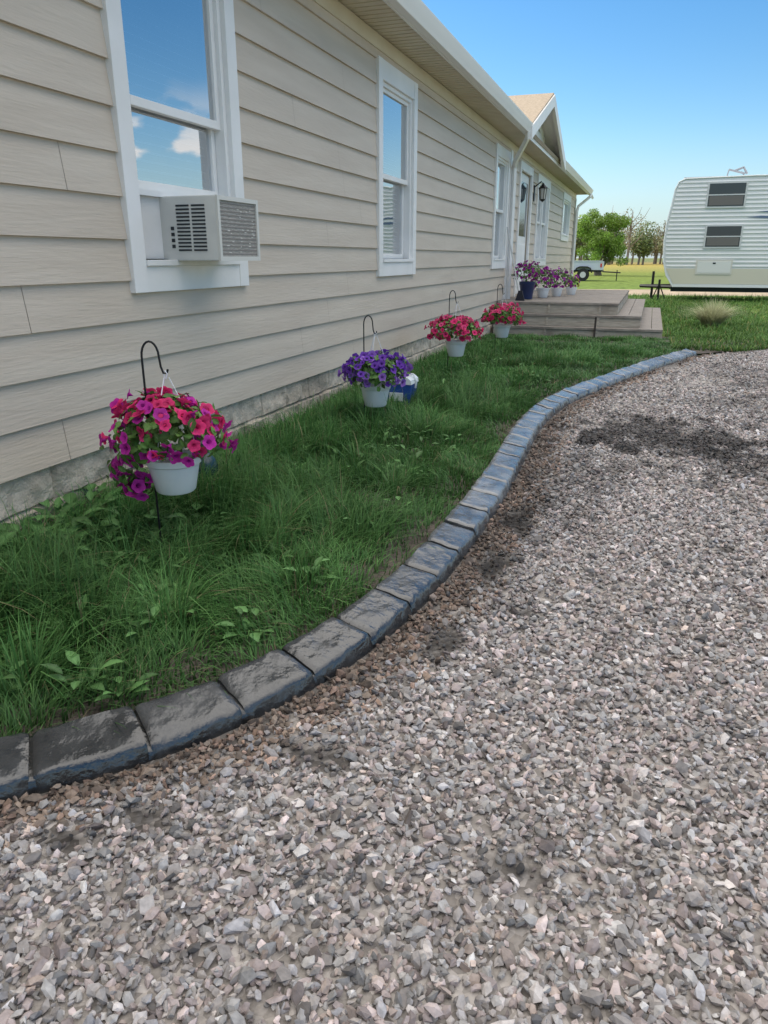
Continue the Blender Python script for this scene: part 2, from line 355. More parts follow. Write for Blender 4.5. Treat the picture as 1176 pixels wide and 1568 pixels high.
# stones
import bmesh
def stone_t(seed):
    r=np.random.default_rng(seed); bm=bmesh.new(); bmesh.ops.create_icosphere(bm,subdivisions=1,radius=1)
    v=np.array([q.co[:] for q in bm.verts]); t=np.array([[q.index for q in f.verts] for f in bm.faces]); bm.free()
    for k in range(8):
        n=r.normal(size=3); n/=np.linalg.norm(n); d=r.uniform(.38,.7); s_=v@n; over=s_>d; v[over]-=np.outer(s_[over]-d,n)
    v*=r.uniform(.85,1.2,(len(v),1)); v*=np.array([r.uniform(1.1,1.5),r.uniform(.8,1.1),r.uniform(.6,.9)])
    return v,t
TS=[stone_t(i) for i in range(16)]
def sample(n,y0,y1):
    y=rng.uniform(y0,y1,n); xr=.47*y+1.3; x=rng.uniform(-2.6,4.5,n)
    ok=(x>kx(y)+.012)&(x<xr); ok&=~((y>10.9)&(x<.69+(y-10.9)*.9)); return x[ok],y[ok]
S=Scat()
for (n,y0,y1,rm) in [(7.1*1.85*6600,.35,2.2,.0094),(7.1*2*5400,2.2,4.2,.0097),(7.1*2.8*3000,4.2,7,.0105),(7.1*5.2*1100,7,12.2,.0125)]:
    x,y=sample(int(n),y0,y1); dd=dirt(x,y); dd=np.maximum(dd,blot(x,y)*.9); keep=rng.random(len(x))>dd*.85; x=x[keep];y=y[keep]; dd=dd[keep]
    n=len(x); rad=rm*np.exp(rng.normal(0,.30,n))*(1-.3*dd); rad=np.clip(rad,.004,.022)
    z=.006+rad*rng.uniform(.1,.75,n)+ (rng.random(n)<.3)*rng.uniform(0,.010,n)
    nrm=rng.normal(size=(n,3))*np.array([.7,.7,0])+np.array([0,0,1]); B=basis(nrm,rng.uniform(0,6.28,n))
    Mx=B*rad[:,None,None]
    g0=rng.choice([.15,.25,.34,.42,.52,.66],n,p=[.08,.17,.28,.25,.15,.07])*rng.uniform(.85,1.15,n)
    tint=np.array([[1.04,.96,.92],[1.12,.95,.92],[1.02,.99,.97],[1.14,.94,.84],[.98,.96,1.0]])[rng.choice(5,n,p=[.35,.25,.25,.07,.08])]
    C=g0[:,None]*tint; kd=x-kx(y)
    br=(kd<.22*rng.random(n)+.05)
    C[br]*=np.array([.85,.70,.58])
    C*=damp(x,y)[:,None]
    ti=rng.integers(0,16,n); P=np.stack([x,y,z],1)
    for k in range(16):
        q=ti==k; S.add(TS[k][0],TS[k][1],Mx[q],P[q],C[q])
S.obj("gravel_stones",[M_stone],drive)

# lawn bed sheet
xs=[];n_=160
yy=np.linspace(-.4,13.2,n_)
for y in yy: 
    a,bb=-2.62,float(kx(y))-.12
    if y>10.95: bb=.69+(y-10.95)*.9
    xs.append(np.linspace(a,bb,24))
XX=np.array(xs);YY=np.repeat(yy[:,None],24,1)
ZZ=.028+.03*(fbm(XX*2,YY*2)-.3); 
idx=np.arange(XX.size).reshape(XX.shape)
trimesh("lawn_soil",np.stack([XX.ravel(),YY.ravel(),ZZ.ravel()],1),np.stack([idx[:-1,:-1].ravel(),idx[:-1,1:].ravel(),idx[1:,1:].ravel(),idx[1:,:-1].ravel()],1),None,[M_soil],None,True)

# ------------------------------------------------------------------ grass
def blade_t(bend,twist):
    s_=np.array([0,.3,.6,.85,1.]); v=[];sh=[]
    for k,q in enumerate(s_):
        wv=.5*(1-q**1.8)+.02; xo=bend*q**2; z=q-.35*bend*q**2*q
        v+= [(xo,-wv,z),(xo,wv,z)] if k<4 else [(xo,0,z)]
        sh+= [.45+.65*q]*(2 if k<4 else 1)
    t=[]
    for k in range(3): a=2*k; t+=[(a,a+1,a+3),(a,a+3,a+2)]
    t.append((6,7,8)); return np.array(v),np.array(t),np.array(sh)
BT=[blade_t(b_,0) for b_ in (.15,.35,.6,.85,1.1,1.4)]
def grass(S,x,y,z,h,wd,C,phi=None,bsel=None):
    n=len(x); phi=rng.uniform(0,6.28,n) if phi is None else phi
    d=np.stack([np.cos(phi),np.sin(phi),0*phi],1); p=np.stack([-np.sin(phi),np.cos(phi),0*phi],1); zz=np.tile([0,0,1.],(n,1))
    lean=rng.normal(0,.18,(n,1))
    M=np.stack([d*h[:,None],p*wd[:,None],(zz+d*lean)*h[:,None]],2)
    bs=rng.integers(0,6,n) if bsel is None else bsel
    P=np.stack([x,y,z],1)
    for k in range(6):
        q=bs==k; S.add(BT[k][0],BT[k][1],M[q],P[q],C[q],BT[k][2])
def gcol(x,y,n):
    a=rng.random((n,1)); big=fbm(x*1.5+7,y*1.5+3,3)[:,None]
    base=(1-a)*np.array([[.045,.14,.035]])+a*np.array([[.135,.28,.08]])
    base=base*(.55+1.15*big)
    dry=rng.random(n)<.035; base[dry]=np.array([.34,.30,.16])*rng.uniform(.6,1,(dry.sum(),1)); return base
S=Scat()
def lawn(n,y0,y1,hs,wd):
    y=rng.uniform(y0,y1,n); x=rng.uniform(-2.5,.8,n); kb=kx(y)-.175; ok=(x<kb)&(y<12.8); x=x[ok];y=y[ok];kb=kb[ok]
    dk=kb-x; dens=np.clip(.5+dk*2.2,0,1)*(.32+1.1*np.clip((fbm(x*2.3+1,y*2.3+5,3)-.3)/.3,0,1)); q=rng.random(len(x))<dens; x=x[q];y=y[q];dk=dk[q]; n=len(x)
    dw=x+2.5; cl=np.clip((fbm(x*2.6+30,y*2.6+11,3)-.42)/.2,0,1)
    nearwall=np.clip(dw/.45,.25,1); fade=np.clip((12.6-y)/2.5,.45,1)
    h=hs*(.35+.35*np.clip(dk/.6,0,1)+.85*cl*np.clip(dk/.5,0,1))*(.55+.45*nearwall)*fade*np.exp(rng.normal(0,.25,n))
    ang=fbm(x*3+50,y*3+20,2)*12+rng.normal(0,.8,n)
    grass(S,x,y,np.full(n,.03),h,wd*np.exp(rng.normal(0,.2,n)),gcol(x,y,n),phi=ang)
lawn(95000,-.2,3.2,.155,.0046); lawn(75000,3.2,6.5,.145,.0058); lawn(60000,6.5,12.8,.10,.009)
for i in range(150):
    cy_=.6+(i/150)**1.2*9; cx_=-2.42+abs(rng.normal(0,.30 if i%3 else .8))
    if cx_>kx(cy_)-.55: continue
    k=45; a_=rng.uniform(0,6.28,k); r_=rng.random(k)**.5*.07
    grass(S,cx_+r_*np.cos(a_),cy_+r_*np.sin(a_),np.full(k,.03),rng.uniform(.16,.30,k)*(1 if cy_<5 else .75),np.full(k,.0055 if cy_<4 else .008),gcol(np.full(k,cx_),np.full(k,cy_),k)*1.25,phi=a_+rng.normal(0,.5,k))
S.obj("lawn_grass",[M_grass])
S=Scat()
n=60000; y=11.3+rng.random(n)**1.3*17; x=rng.uniform(.3,8,n); edge=np.where(y<13.2,.69+(y-10.9)*.95+.35*fbm(x*2,y*2),-9); ok=np.where(y<12.6,x<edge,True)&(x<.5*y-1.5+3)&~((y<12.9)&(x<.35)); 
x=np.where(y>18.7,rng.uniform(-2.4,8,n),x); ok&=(x>.3)|(y>18.7); x=x[ok];y=y[ok];n=len(x)
C=gcol(x,y,n)*np.array([1.35,1.15,.9]); grass(S,x,y,np.where(y<13.3,.03,0),.08*(.5+1.5*fbm(x*1.2,y*1.2,3))*np.exp(rng.normal(0,.3,n)),.012+0*x,C)
S.obj("verge_grass",[M_grass])
S=Scat(); n=1300; a_=rng.uniform(0,6.28,n); rr=rng.random(n)**.5*.16
x=1.15+rr*np.cos(a_);y=15.6+rr*np.sin(a_)
grass(S,x,y,np.zeros(n),rng.uniform(.3,.62,n),np.full(n,.010),np.array([[.62,.62,.38]])*rng.uniform(.6,1.2,(n,1)),phi=a_); S.obj("ornamental_grass",[M_grass])

# broad leaf weeds
def leaf_t(fold=.25,curl=.3):
    L_=[(0,0),(.15,.16),(.45,.30),(.75,.2),(1,0)]
    v=[];
    for s_,w_ in L_:
        z=-curl*s_**2; v+= [(s_,-w_,z+fold*w_),(s_,0,z),(s_,w_,z+fold*w_)]
    t=[]
    for k in range(4):
        a=3*k; t+=[(a,a+1,a+4),(a,a+4,a+3),(a+1,a+2,a+5),(a+1,a+5,a+4)]
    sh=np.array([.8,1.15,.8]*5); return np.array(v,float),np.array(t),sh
LT=leaf_t()
S=Scat()
def weeds(n,y0,y1,xr,size,nl):
    for i in range(n):
        y=rng.uniform(y0,y1); x=-2.42+abs(rng.normal(0,xr)); 
        if x>kx(y)-.3: continue
        k=nl+rng.integers(0,5); a_=rng.uniform(0,6.28,k); up=rng.uniform(.1,1.1,k); sc=size*rng.uniform(.6,1.3,k)
        d=np.stack([np.cos(a_)*np.cos(up*.6),np.sin(a_)*np.cos(up*.6),np.sin(up)],1); side=np.stack([-np.sin(a_),np.cos(a_),0*a_],1); nn=np.cross(d,side)
        M=np.stack([d*sc[:,None],side*sc[:,None],nn*sc[:,None]],2)
        st=rng.uniform(.02,.14,k)[:,None]*(size/.07)
        P=np.array([x,y,.03])+np.stack([np.cos(a_),np.sin(a_),0*a_],1)*st*.6+np.array([0,0,1])*st*rng.uniform(.4,1.1,(k,1))
        C=np.array([[.12,.25,.08]])*rng.uniform(.6,1.5,(k,1)); S.add(LT[0],LT[1],M,P,C,LT[2])
weeds(70,.8,3.4,.10,.085,8); weeds(110,.9,3.6,.32,.065,6); weeds(190,1.1,5,.8,.05,6); weeds(60,3.6,8,.5,.055,5); weeds(35,6.5,9,.8,.06,6)
S.obj("broadleaf_weeds",[M_leaf])

# ------------------------------------------------------------------ house
house=empty("beige_siding_house",(-6.6,10,0))
WX=-2.5; Y0=-4; Y1=25.2
wins=[(3.27,4.44,1.08,2.92,'ac'),(6.97,8.16,1.08,2.92,'s'),(12.42,13.6,1.08,2.92,'s'),(17.0,18.95,1.08,2.92,'d'),(21.8,23.7,1.70,2.92,'f')]
door=(14.7,16.2,.57,2.92)
TW=.11; TH=.16
ops=[(a+TW,b_-TW,c+TH,d-TH) for a,b_,c,d,_ in wins]+[(door[0]+.1,door[1]-.1,door[2],door[3]-.14)]
sd_=MB()
z=.36; EXP=.1955; ci=0
while z<3.0:
    zt=z+EXP; cuts=sorted({z,zt,*[q for o in ops for q in o[2:] if z<q<zt]})
    joints=[]; yj=Y0+random.uniform(.5,3.5)
    while yj<Y1: joints.append(yj); yj+=3.66
    for za,zb in zip(cuts[:-1],cuts[1:]):
        zm=(za+zb)/2; segs=[(Y0,Y1)]
        for o in ops:
            if o[2]<zm<o[3]:
                ns=[]
                for a,b_ in segs:
                    if o[1]<=a or o[0]>=b_: ns.append((a,b_))
                    else:
                        if a<o[0]: ns.append((a,o[0]))
                        if b_>o[1]: ns.append((o[1],b_))
                segs=ns
        for j in joints:
            ns=[]
            for a,b_ in segs:
                if a<j<b_: ns+=[(a,j-.0015),(j+.0015,b_)]
                else: ns.append((a,b_))
            segs=ns
        X=lambda zz: WX+.024-.020*(zz-z)/EXP
        for a,b_ in segs:
            sd_.add([(X(za),a,za),(X(za),b_,za),(X(zb),b_,zb),(X(zb),a,zb)],[(0,1,2,3)])
            if za==z: sd_.add([(X(za),a,za),(X(za),b_,za),(WX-.005,b_,za+.0),(WX-.005,a,za)],[(3,2,1,0)])
    z=zt; ci+=1
sd_.obj("siding",[M_siding],house,fixn=False)
core=MB()
yb=[Y0]+sorted([q for o in ops for q in o[:2]])+[Y1]
for a,b_ in zip(yb[:-1],yb[1:]):
    o=[o for o in ops if abs(o[0]-a)<1e-6]
    if o:
        o=o[0]; core.box(WX-.12,WX-.003,a,b_,.36,o[2]); core.box(WX-.12,WX-.003,a,b_,o[3],3.05)
    else: core.box(WX-.12,WX-.003,a,b_,.36,3.05)
RX=-6.6; RZ=4.95; BX=-10.7
core.box(BX,BX+.12,Y0,Y1,0,3.1)
for ya,ybb in ((Y0-.001,Y0+.12),(Y1-.12,Y1+.001)):
    core.prism([(BX,0),(WX+.02,0),(WX+.02,3.1),(RX,RZ-.25),(BX,3.1)],'y',ya,ybb)
core.obj("wall_core",[mat("wall_core",(.45,.38,.30),rough=.8)],house)
rm=MB(); rm.box(-5.2,-5.1,Y0+.2,Y1-.2,.3,3.1); rm.box(-5.1,WX-.13,Y0+.2,Y1-.2,.40,.45); rm.obj("interior_partition",[mat("room_wall",(.25,.24,.22),rough=.8)],house)
# foundation
ny_,nz_=1350,30
fy=np.linspace(Y0,13.5,ny_); fz=np.linspace(-.02,.375,nz_)
FY,FZ=np.meshgrid(fy,fz,indexing='ij')
row=np.floor((FZ+.005)/.19); off=np.where(row%2==0,0,.2); bl=np.floor((FY+off)/.4); u=((FY+off)/.4-bl)*.4; v_=((FZ+.005)/.19-row)*.19
e=np.minimum(np.minimum(u,.4-u),np.minimum(v_,.19-v_)); edge=np.clip(e/.012,0,1)
rb=TAB[(bl.astype(int)*7+row.astype(int)*31)%256,(row.astype(int)*13+3)%256]
FX=WX-.035+edge*(.012+.012*rb+.048*(fbm(FY*9+rb*50,FZ*9+rb*9,5)-.3))
idx=np.arange(FY.size).reshape(FY.shape)
trimesh("block_skirting",np.stack([FX.ravel(),FY.ravel(),FZ.ravel()],1),np.stack([idx[:-1,:-1].ravel(),idx[1:,:-1].ravel(),idx[1:,1:].ravel(),idx[:-1,1:].ravel()],1),None,[M_block],house,False)
fb=MB(); fb.box(WX-.1,WX-.01,13.5,Y1-.15,0,.375); fb.box(WX-.14,WX-.06,Y0+.13,13.5,-.05,.375); fb.obj("skirting_far",[M_block],house)
# windows
def window(i,y0,y1,z0,z1,kind):
    T=MB(); a,b_=y0+TW,y1-TW; c,d=z0+TH,z1-TH; X1=WX+.042
    T.box(WX+.001,X1,y0,a,z0+.0,z1,0); T.box(WX+.001,X1,b_,y1,z0,z1,0)
    T.box(WX+.001,X1-.003,a,b_,d,z1,0); T.box(WX+.001,X1-.003,a,b_,z0,c-.03,0)
    T.box(WX-.08,X1+.012,a+.001,b_-.001,c-.03,c+.0,0)
    for q0,q1 in((a,a+.035),(b_-.035,b_)): T.box(WX-.10,WX+.012,q0,q1,c+.001,d-.001,0)
    T.box(WX-.10,WX+.012,a+.035,b_-.035,d-.035,d,0)
    ia,ib,ic,id_=a+.035,b_-.035,c+.001,d-.035
    G=MB()
    def sash(ya,yb2,za,zb,x,fr=.038,rail=.045):
        T.box(x-.018,x+.018,ya,ya+fr,za,zb,0);T.box(x-.018,x+.018,yb2-fr,yb2,za,zb,0)
        T.box(x-.019,x+.019,ya+fr,yb2-fr,za,za+rail,0);T.box(x-.019,x+.019,ya+fr,yb2-fr,zb-.035,zb,0)
        G.add([(x,ya+fr,za+rail),(x,yb2-fr,za+rail),(x,yb2-fr,zb-.035),(x,ya+fr,zb-.035)],[(0,1,2,3)],0)
    cols=[(ia,ib)] if kind in('s','ac','f') else [(ia,(ia+ib)/2-.04),((ia+ib)/2+.04,ib)]
    if kind=='d': T.box(WX-.10,WX+.02,(ia+ib)/2-.04,(ia+ib)/2+.04,ic,id_,0)
    mid=(ic+id_)/2
    for ya,yb2 in cols:
        if kind=='ac':
            sash(ya,yb2,mid-.02,id_,WX-.03); sash(ya+.004,yb2-.004,1.585,mid+.03-.0,WX-.072)
        elif kind=='f': sash(ya,yb2,ic,id_,WX-.04)
        else:
            sash(ya,yb2,mid-.02,id_,WX-.03); sash(ya+.004,yb2-.004,ic,mid+.02,WX-.072)
    Bl=MB(); zz=id_-.03; lo=1.6 if kind=='ac' else ic+.02
    while zz>lo:
        Bl.add([(WX-.155,ia+.02,zz),(WX-.155,ib-.02,zz),(WX-.118,ib-.02,zz-.018),(WX-.118,ia+.02,zz-.018)],[(0,1,2,3)]); zz-=.045
    e=empty("window_%d"%i,(WX,(y0+y1)/2,(z0+z1)/2)); setparent(e,house)
    T.obj("window_frame_%d"%i,[M_trim],e,bevel=.003); G.obj("window_pane_%d"%i,[M_glass],e,fixn=False)
    Bl.obj("window_blind_%d"%i,[M_blind],e,fixn=False)
for i,wn in enumerate(wins): window(i+1,*wn)
# door
D=MB(); y0,y1,z0,z1=door
D.box(WX+.001,WX+.045,y0,y0+.1,z0-.05,z1,0);D.box(WX+.001,WX+.045,y1-.1,y1,z0-.05,z1,0);D.box(WX+.001,WX+.042,y0+.1,y1-.1,z1-.14,z1,0)
D.box(WX-.1,WX-.04,y0+.1,y1-.1,z0,z1-.14,0)
D.box(WX-.04,WX-.02,y0+.13,y1-.13,z0+.03,z1-.17,0)
D.box(WX-.02,WX-.012,y0+.25,y1-.25,1.65,z1-.3,1); D.tube([(WX+.02,y0+.22,1.55),(WX-.03,y0+.22,1.55)],.03,2)
for q in (.72,):D.box(WX-.02,WX-.008,y0+.25,y1-.25,q,1.5,0)
D.obj("front_door",[M_trim,mat("door_glass",(.05,.07,.09),rough=.05),M_black],house,bevel=.004)
# frieze, soffit, fascia, gutter
E=MB(); ex=-2.12
E.box(WX+.001,WX+.03,Y0,Y1,2.975,3.09,0)
E.obj("frieze_board",[M_cream],house)
sf=MB(); y=Y0-.3
sf.box(ex,WX-.1,Y0-.3,Y1+.3,3.10,3.115,0)
while y<Y1+.3: sf.box(ex,WX+.0,y,y+.008,3.094,3.0995,0); y+=.1
sf.obj("soffit",[M_cream],house)
gt=MB()
gp=[(ex+.001,3.085),(ex+.075,3.085),(ex+.088,3.12),(ex+.10,3.15),(ex+.118,3.20),(ex+.122,3.215),(ex+.112,3.218),(ex+.10,3.20),(ex+.02,3.19),(ex+.001,3.2)]
gt.prism(gp,'y',Y0-.3,12.85); gt.prism(gp,'y',17.6,Y1+.25)
gt.box(ex-.02,ex-.001,Y0-.3,Y1+.3,3.08,3.22)
gt.obj("gutter_and_fascia",[M_gutter],house,bevel=.002)
ds=MB()
ds.tube([(ex+.06,12.75,3.10),(ex+.06,12.78,3.02),(WX+.12,13.6,2.78),(WX+.075,13.78,2.70),(WX+.075,13.8,2.4),(WX+.075,13.8,.3)],.045,0,n=4)
ds.tube([(ex+.06,Y1+.05,3.10),(ex+.06,Y1+.02,3.02),(WX+.12,Y1-.1,2.75),(WX+.09,Y1-.12,2.6),(WX+.09,Y1-.12,.2)],.045,0,n=4)
ds.tube([(ex+.06,Y1+.05,3.10),(ex+.11,Y1+.3,3.0)],.045,0,n=4)
ds.box(WX+.002,WX+.045,Y1-.11,Y1+.02,.36,2.97,0); ds.box(WX+.002,WX+.036,13.70,13.87,.36,2.97,0)
ds.obj("downspouts",[M_gutter],house)
rf=MB(); ez=3.19
rf.prism([(ex+.03,ez),(RX,RZ),(BX-.4,ez),(BX-.4,ez-.08),(RX,RZ-.1),(ex+.03-.02,ez-.06)],'y',Y0-.3,Y1+.3)
gy0,gy1,gyc,gz0,gz1=12.8,17.55,15.15,3.18,4.02; gx=-2.02
for s_ in (0,1):
    ya,yb_=(gy0,gyc) if s_==0 else (gy1,gyc)
    rf.add([(gx,ya,gz0+.03),(gx,yb_,gz1+.03),(-5.2,yb_,gz1+.03),(-5.2,ya,gz0+.03),(gx,ya,gz0-.02),(gx,yb_,gz1-.02),(-5.2,yb_,gz1-.02),(-5.2,ya,gz0-.02)],[(0,1,2,3),(4,7,6,5),(0,4,5,1),(0,3,7,4),(2,6,7,3)],0)
rf.obj("roof",[M_shingle],house)
gb=MB()
def beam(ya,za,yb_,zb,h_,x0,x1,mi):
    gb.add([(x0,ya,za),(x1,ya,za),(x1,yb_,zb),(x0,yb_,zb),(x0,ya,za-h_),(x1,ya,za-h_),(x1,yb_,zb-h_),(x0,yb_,zb-h_)],[(0,1,2,3),(4,7,6,5),(0,4,5,1),(1,5,6,2),(2,6,7,3),(3,7,4,0)],mi)
beam(gy0-.03,gz0,gyc,gz1,.19,gx-.03,gx+.025,0); beam(gyc,gz1,gy1+.03,gz0,.19,gx-.03,gx+.025,0)
gb.prism([(gy0+.2,3.2),(gy1-.2,3.2),(gyc,gz1-.03)],'x',-2.42,-2.36,1)
beam(gyc-1.1,3.56,gyc,gz1-.28,.12,-2.355,-2.31,0); beam(gyc,gz1-.28,gyc+1.1,3.56,.12,-2.354,-2.309,0)
gb.box(-2.357,-2.312,gyc-1.3,gyc+1.3,3.38,3.5,0); gb.box(-2.37,-2.33,gyc-.22,gyc+.22,3.5,3.75,2)
beam(gy0+.05,gz0-.02,gyc,gz1-.05,.02,-2.36,gx-.03,0); beam(gyc,gz1-.05,gy1-.05,gz0-.02,.02,-2.36,gx-.03,0)
gb.obj("porch_gable",[M_trim,M_siding,M_dark],house)
# lantern
ln=MB(); lx,ly=-2.36,16.55
ln.box(WX+.02,WX+.04,ly-.05,ly+.05,2.35,2.65,0); ln.tube([(WX+.03,ly,2.62),(lx+.02,ly,2.72),(lx+.06,ly,2.66)],.012,0)
ln.lathe(lx+.06,ly,[(.0,2.70),(.03,2.66),(.09,2.60),(.095,2.585)],0,6); ln.lathe(lx+.06,ly,[(.075,2.585),(.05,2.38)],1,6)
for k in range(6):
    a_=k*math.pi/3; ln.tube([(lx+.06+.078*math.cos(a_),ly+.078*math.sin(a_),2.585),(lx+.06+.052*math.cos(a_),ly+.052*math.sin(a_),2.38)],.007,0,4)
ln.lathe(lx+.06,ly,[(.055,2.385),(.05,2.365),(.015,2.34),(0,2.32)],0,6); ln.obj("wall_lantern",[M_black,mat("lantern_glass",(.5,.5,.46),rough=.1)])

# ------------------------------------------------------------------ air conditioner
ac=empty("window_air_conditioner",(-2.35,3.85,1.4))
A=MB(); ax0,ax1,ay0,ay1,az0,az1=-2.66,-2.19,3.64,4.08,1.235,1.56
A.box(ax0,ax1,ay0,ay1,az0,az1,0)
A.obj("casing",[mat("ac_casing",(.60,.60,.57),(.66,.66,.62),scale=6,rough=.45)],ac,bevel=.006)
Lv=MB()
for col in range(2):
    for k in range(13):
        x0=-2.43+col*.095; zz=1.285+k*.0185; Lv.box(x0,x0+.08,ay0-.0035,ay0-.0005,zz,zz+.009,0)
for k in range(4):
    zz=1.30+k*.03; Lv.box(-2.47,-2.45,ay0-.003,ay0-.0005,zz,zz+.018,0)
Lv.obj("louvers",[M_dark],ac)
Fr=MB(); t=.022
Fr.box(ax1,ax1+.014,ay0,ay0+t,az0,az1,0);Fr.box(ax1,ax1+.014,ay1-t,ay1,az0,az1,0);Fr.box(ax1,ax1+.0135,ay0+t,ay1-t,az1-t,az1,0);Fr.box(ax1,ax1+.0135,ay0+t,ay1-t,az0,az0+t,0)
Fr.obj("rear_frame",[mat("ac_frame",(.64,.63,.58),rough=.4)],ac)
cm=mat("coil_fins",(.30,.28,.25),(.48,.45,.40),scale=40,rough=.6,metal=.3,bump=.6,bscale=30,stretch=(1,1,8))
Ci=MB(); Ci.box(ax1-.0,ax1+.004,ay0+t,ay1-t,az0+t,az1-t,0)
for k in range(14): zz=az0+t+.01+k*.0195; Ci.box(ax1+.004,ax1+.0055,ay0+t,ay1-t,zz,zz+.006,1)
for k in range(26):
    yy_=random.uniform(ay0+.04,ay1-.05); zz=random.uniform(az0+.04,az1-.05); Ci.box(ax1+.0055,ax1+.0062,yy_,yy_+random.uniform(.01,.03),zz,zz+.004,2)
Ci.obj("coil",[cm,mat("coil_dark",(.22,.20,.18),rough=.6),mat("bent_fin",(.7,.68,.62),rough=.4)],ac)
Pn=MB()
for (ya,yb_) in ((3.42,3.64),(4.08,4.295)):
    y=ya
    while y<yb_-.005:
        Pn.prism([(WX-.045,y),(WX-.03,y+.006),(WX-.045,y+.012),(WX-.05,y+.006)],'z',1.245,1.585); y+=.0125
Pn.box(WX-.055,WX-.01,3.41,4.305,1.555,1.584,0)
Pn.obj("accordion_panels",[M_trim],ac)

# ------------------------------------------------------------------ baskets and hooks
def petunia_t():
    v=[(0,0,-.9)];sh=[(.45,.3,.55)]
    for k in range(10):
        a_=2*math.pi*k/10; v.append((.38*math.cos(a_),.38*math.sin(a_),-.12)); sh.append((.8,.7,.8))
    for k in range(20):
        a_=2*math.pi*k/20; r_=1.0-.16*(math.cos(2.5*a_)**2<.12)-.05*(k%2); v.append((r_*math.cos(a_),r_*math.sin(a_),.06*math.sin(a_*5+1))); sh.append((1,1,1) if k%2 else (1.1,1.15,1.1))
    t=[(0,1+k,1+(k+1)%10) for k in range(10)]
    for k in range(10):
        a=1+k;b_=1+(k+1)%10;c=11+2*k;d=11+2*k+1;e_=11+(2*k+2)%20
        t+=[(a,c,d),(a,d,b_),(b_,d,e_)]
    return np.array(v),np.array(t),np.array(sh)
PT=petunia_t()
def foliage(name,parent,c,rx,rz,cols,nf,nl,fs=.03,ls=.05,trail=[]):
    S1=Scat();S2=Scat()
    def surf(n,inner):
        v=rng.normal(size=(n,3)); v/=np.linalg.norm(v,axis=1,keepdims=True); v[:,2]=np.where(v[:,2]<-.5,-v[:,2],v[:,2])
        lump=.68+.6*fbm(v[:,0]*2.6+5+c[1],v[:,1]*2.6+v[:,2]*2.6+9,3)
        r_=inner*lump; return v,v*np.array([rx,rx,rz])*r_[:,None]+np.array(c)
    v,P=surf(nl,rng.uniform(.45,1.0,nl)**.6)
    nn=v+rng.normal(0,.55,v.shape)+np.array([0,0,.3]); B=basis(nn,rng.uniform(0,6.28,nl)); sc=ls*rng.uniform(.6,1.2,nl)
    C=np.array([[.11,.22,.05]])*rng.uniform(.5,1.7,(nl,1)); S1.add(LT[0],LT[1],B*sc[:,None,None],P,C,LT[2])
    def fl(v,P,cc):
        n=len(P); B=basis(v+rng.normal(0,.35,v.shape),rng.uniform(0,6.28,n)); sc=fs*rng.uniform(.75,1.15,n)
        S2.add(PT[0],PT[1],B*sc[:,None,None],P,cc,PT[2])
    v,P=surf(nf,rng.uniform(.90,1.12,nf)); 
    pick=rng.random(nf); low=(v[:,2]<.15)
    ca=np.array(cols[0]);cb=np.array(cols[1]); cc=np.where((pick<np.where(low,.2,.75))[:,None],ca,cb)*rng.uniform(.75,1.25,(nf,1)); fl(v,P,cc)
    for (tx,ty,tz,rr_,n) in trail:
        v=rng.normal(size=(n,3));v/=np.linalg.norm(v,axis=1,keepdims=True); P=np.array([tx,ty,tz])+v*rr_*rng.uniform(.5,1,(n,1))
        fl(v,P,cb*rng.uniform(.7,1.2,(n,1)))
        v2=rng.normal(size=(n*3,3)); P2=np.array([tx,ty,tz])+v2*rr_*.45; B=basis(v2+.01,rng.uniform(0,6.28,n*3)); S1.add(LT[0],LT[1],B*ls*.8,P2,np.array([[.09,.19,.04]])*rng.uniform(.5,1.6,(n*3,1)),LT[2])
    S1.obj(name+"_leaves",[M_leaf],parent); S2.obj(name+"_flowers",[M_petal],parent)
def pot(parent,cx,cy,z0,z1,r0,r1,m,name="pot"):
    P=MB(); h_=z1-z0
    P.lathe(cx,cy,[(0,z0),(r0*.9,z0),(r0,z0+.008),(r0+(r1-r0)*.75,z0+h_*.78),(r1*.97,z0+h_*.8),(r1,z0+h_*.82),(r1*1.03,z1),(r1*.97,z1),(r1*.93,z1-.02),(0,z1-.02)],0,28)
    P.obj(name,[m],parent,smooth=True)
pink=(.80,.05,.20); mag=(.60,.04,.40); vio=(.20,.07,.50); lil=(.34,.17,.62); cor=(.82,.11,.27)
def hook(bx,by,top,dx,dy,name="shepherd_hook"):
    H=MB(); pts=[(bx,by,-.05),(bx,by,top-.06)]
    R_=.033
    for k in range(1,11):
        a_=math.pi*(1-k/10); pts.append((bx+dx*(R_+R_*math.cos(a_)),by+dy*(R_+R_*math.cos(a_)),top-.06+.06*math.sin(a_)))
    ex_,ey_=pts[-1][0],pts[-1][1]
    pts+= [(ex_+dx*.004,ey_+dy*.004,top-.10),(ex_+dx*.012,ey_+dy*.012,top-.125),(ex_+dx*.026,ey_+dy*.026,top-.125),(ex_+dx*.03,ey_+dy*.03,top-.11)]
    H.tube(pts,.0045,0,8)
    H.tube([(bx-dx*.05,by-dy*.05,-.03),(bx-dx*.05,by-dy*.05,.07),(bx+dx*.05,by+dy*.05,.07),(bx+dx*.05,by+dy*.05,-.03)],.003,0,6)
    H.obj(name,[M_black]); return ex_+dx*.019,ey_+dy*.019,top-.122
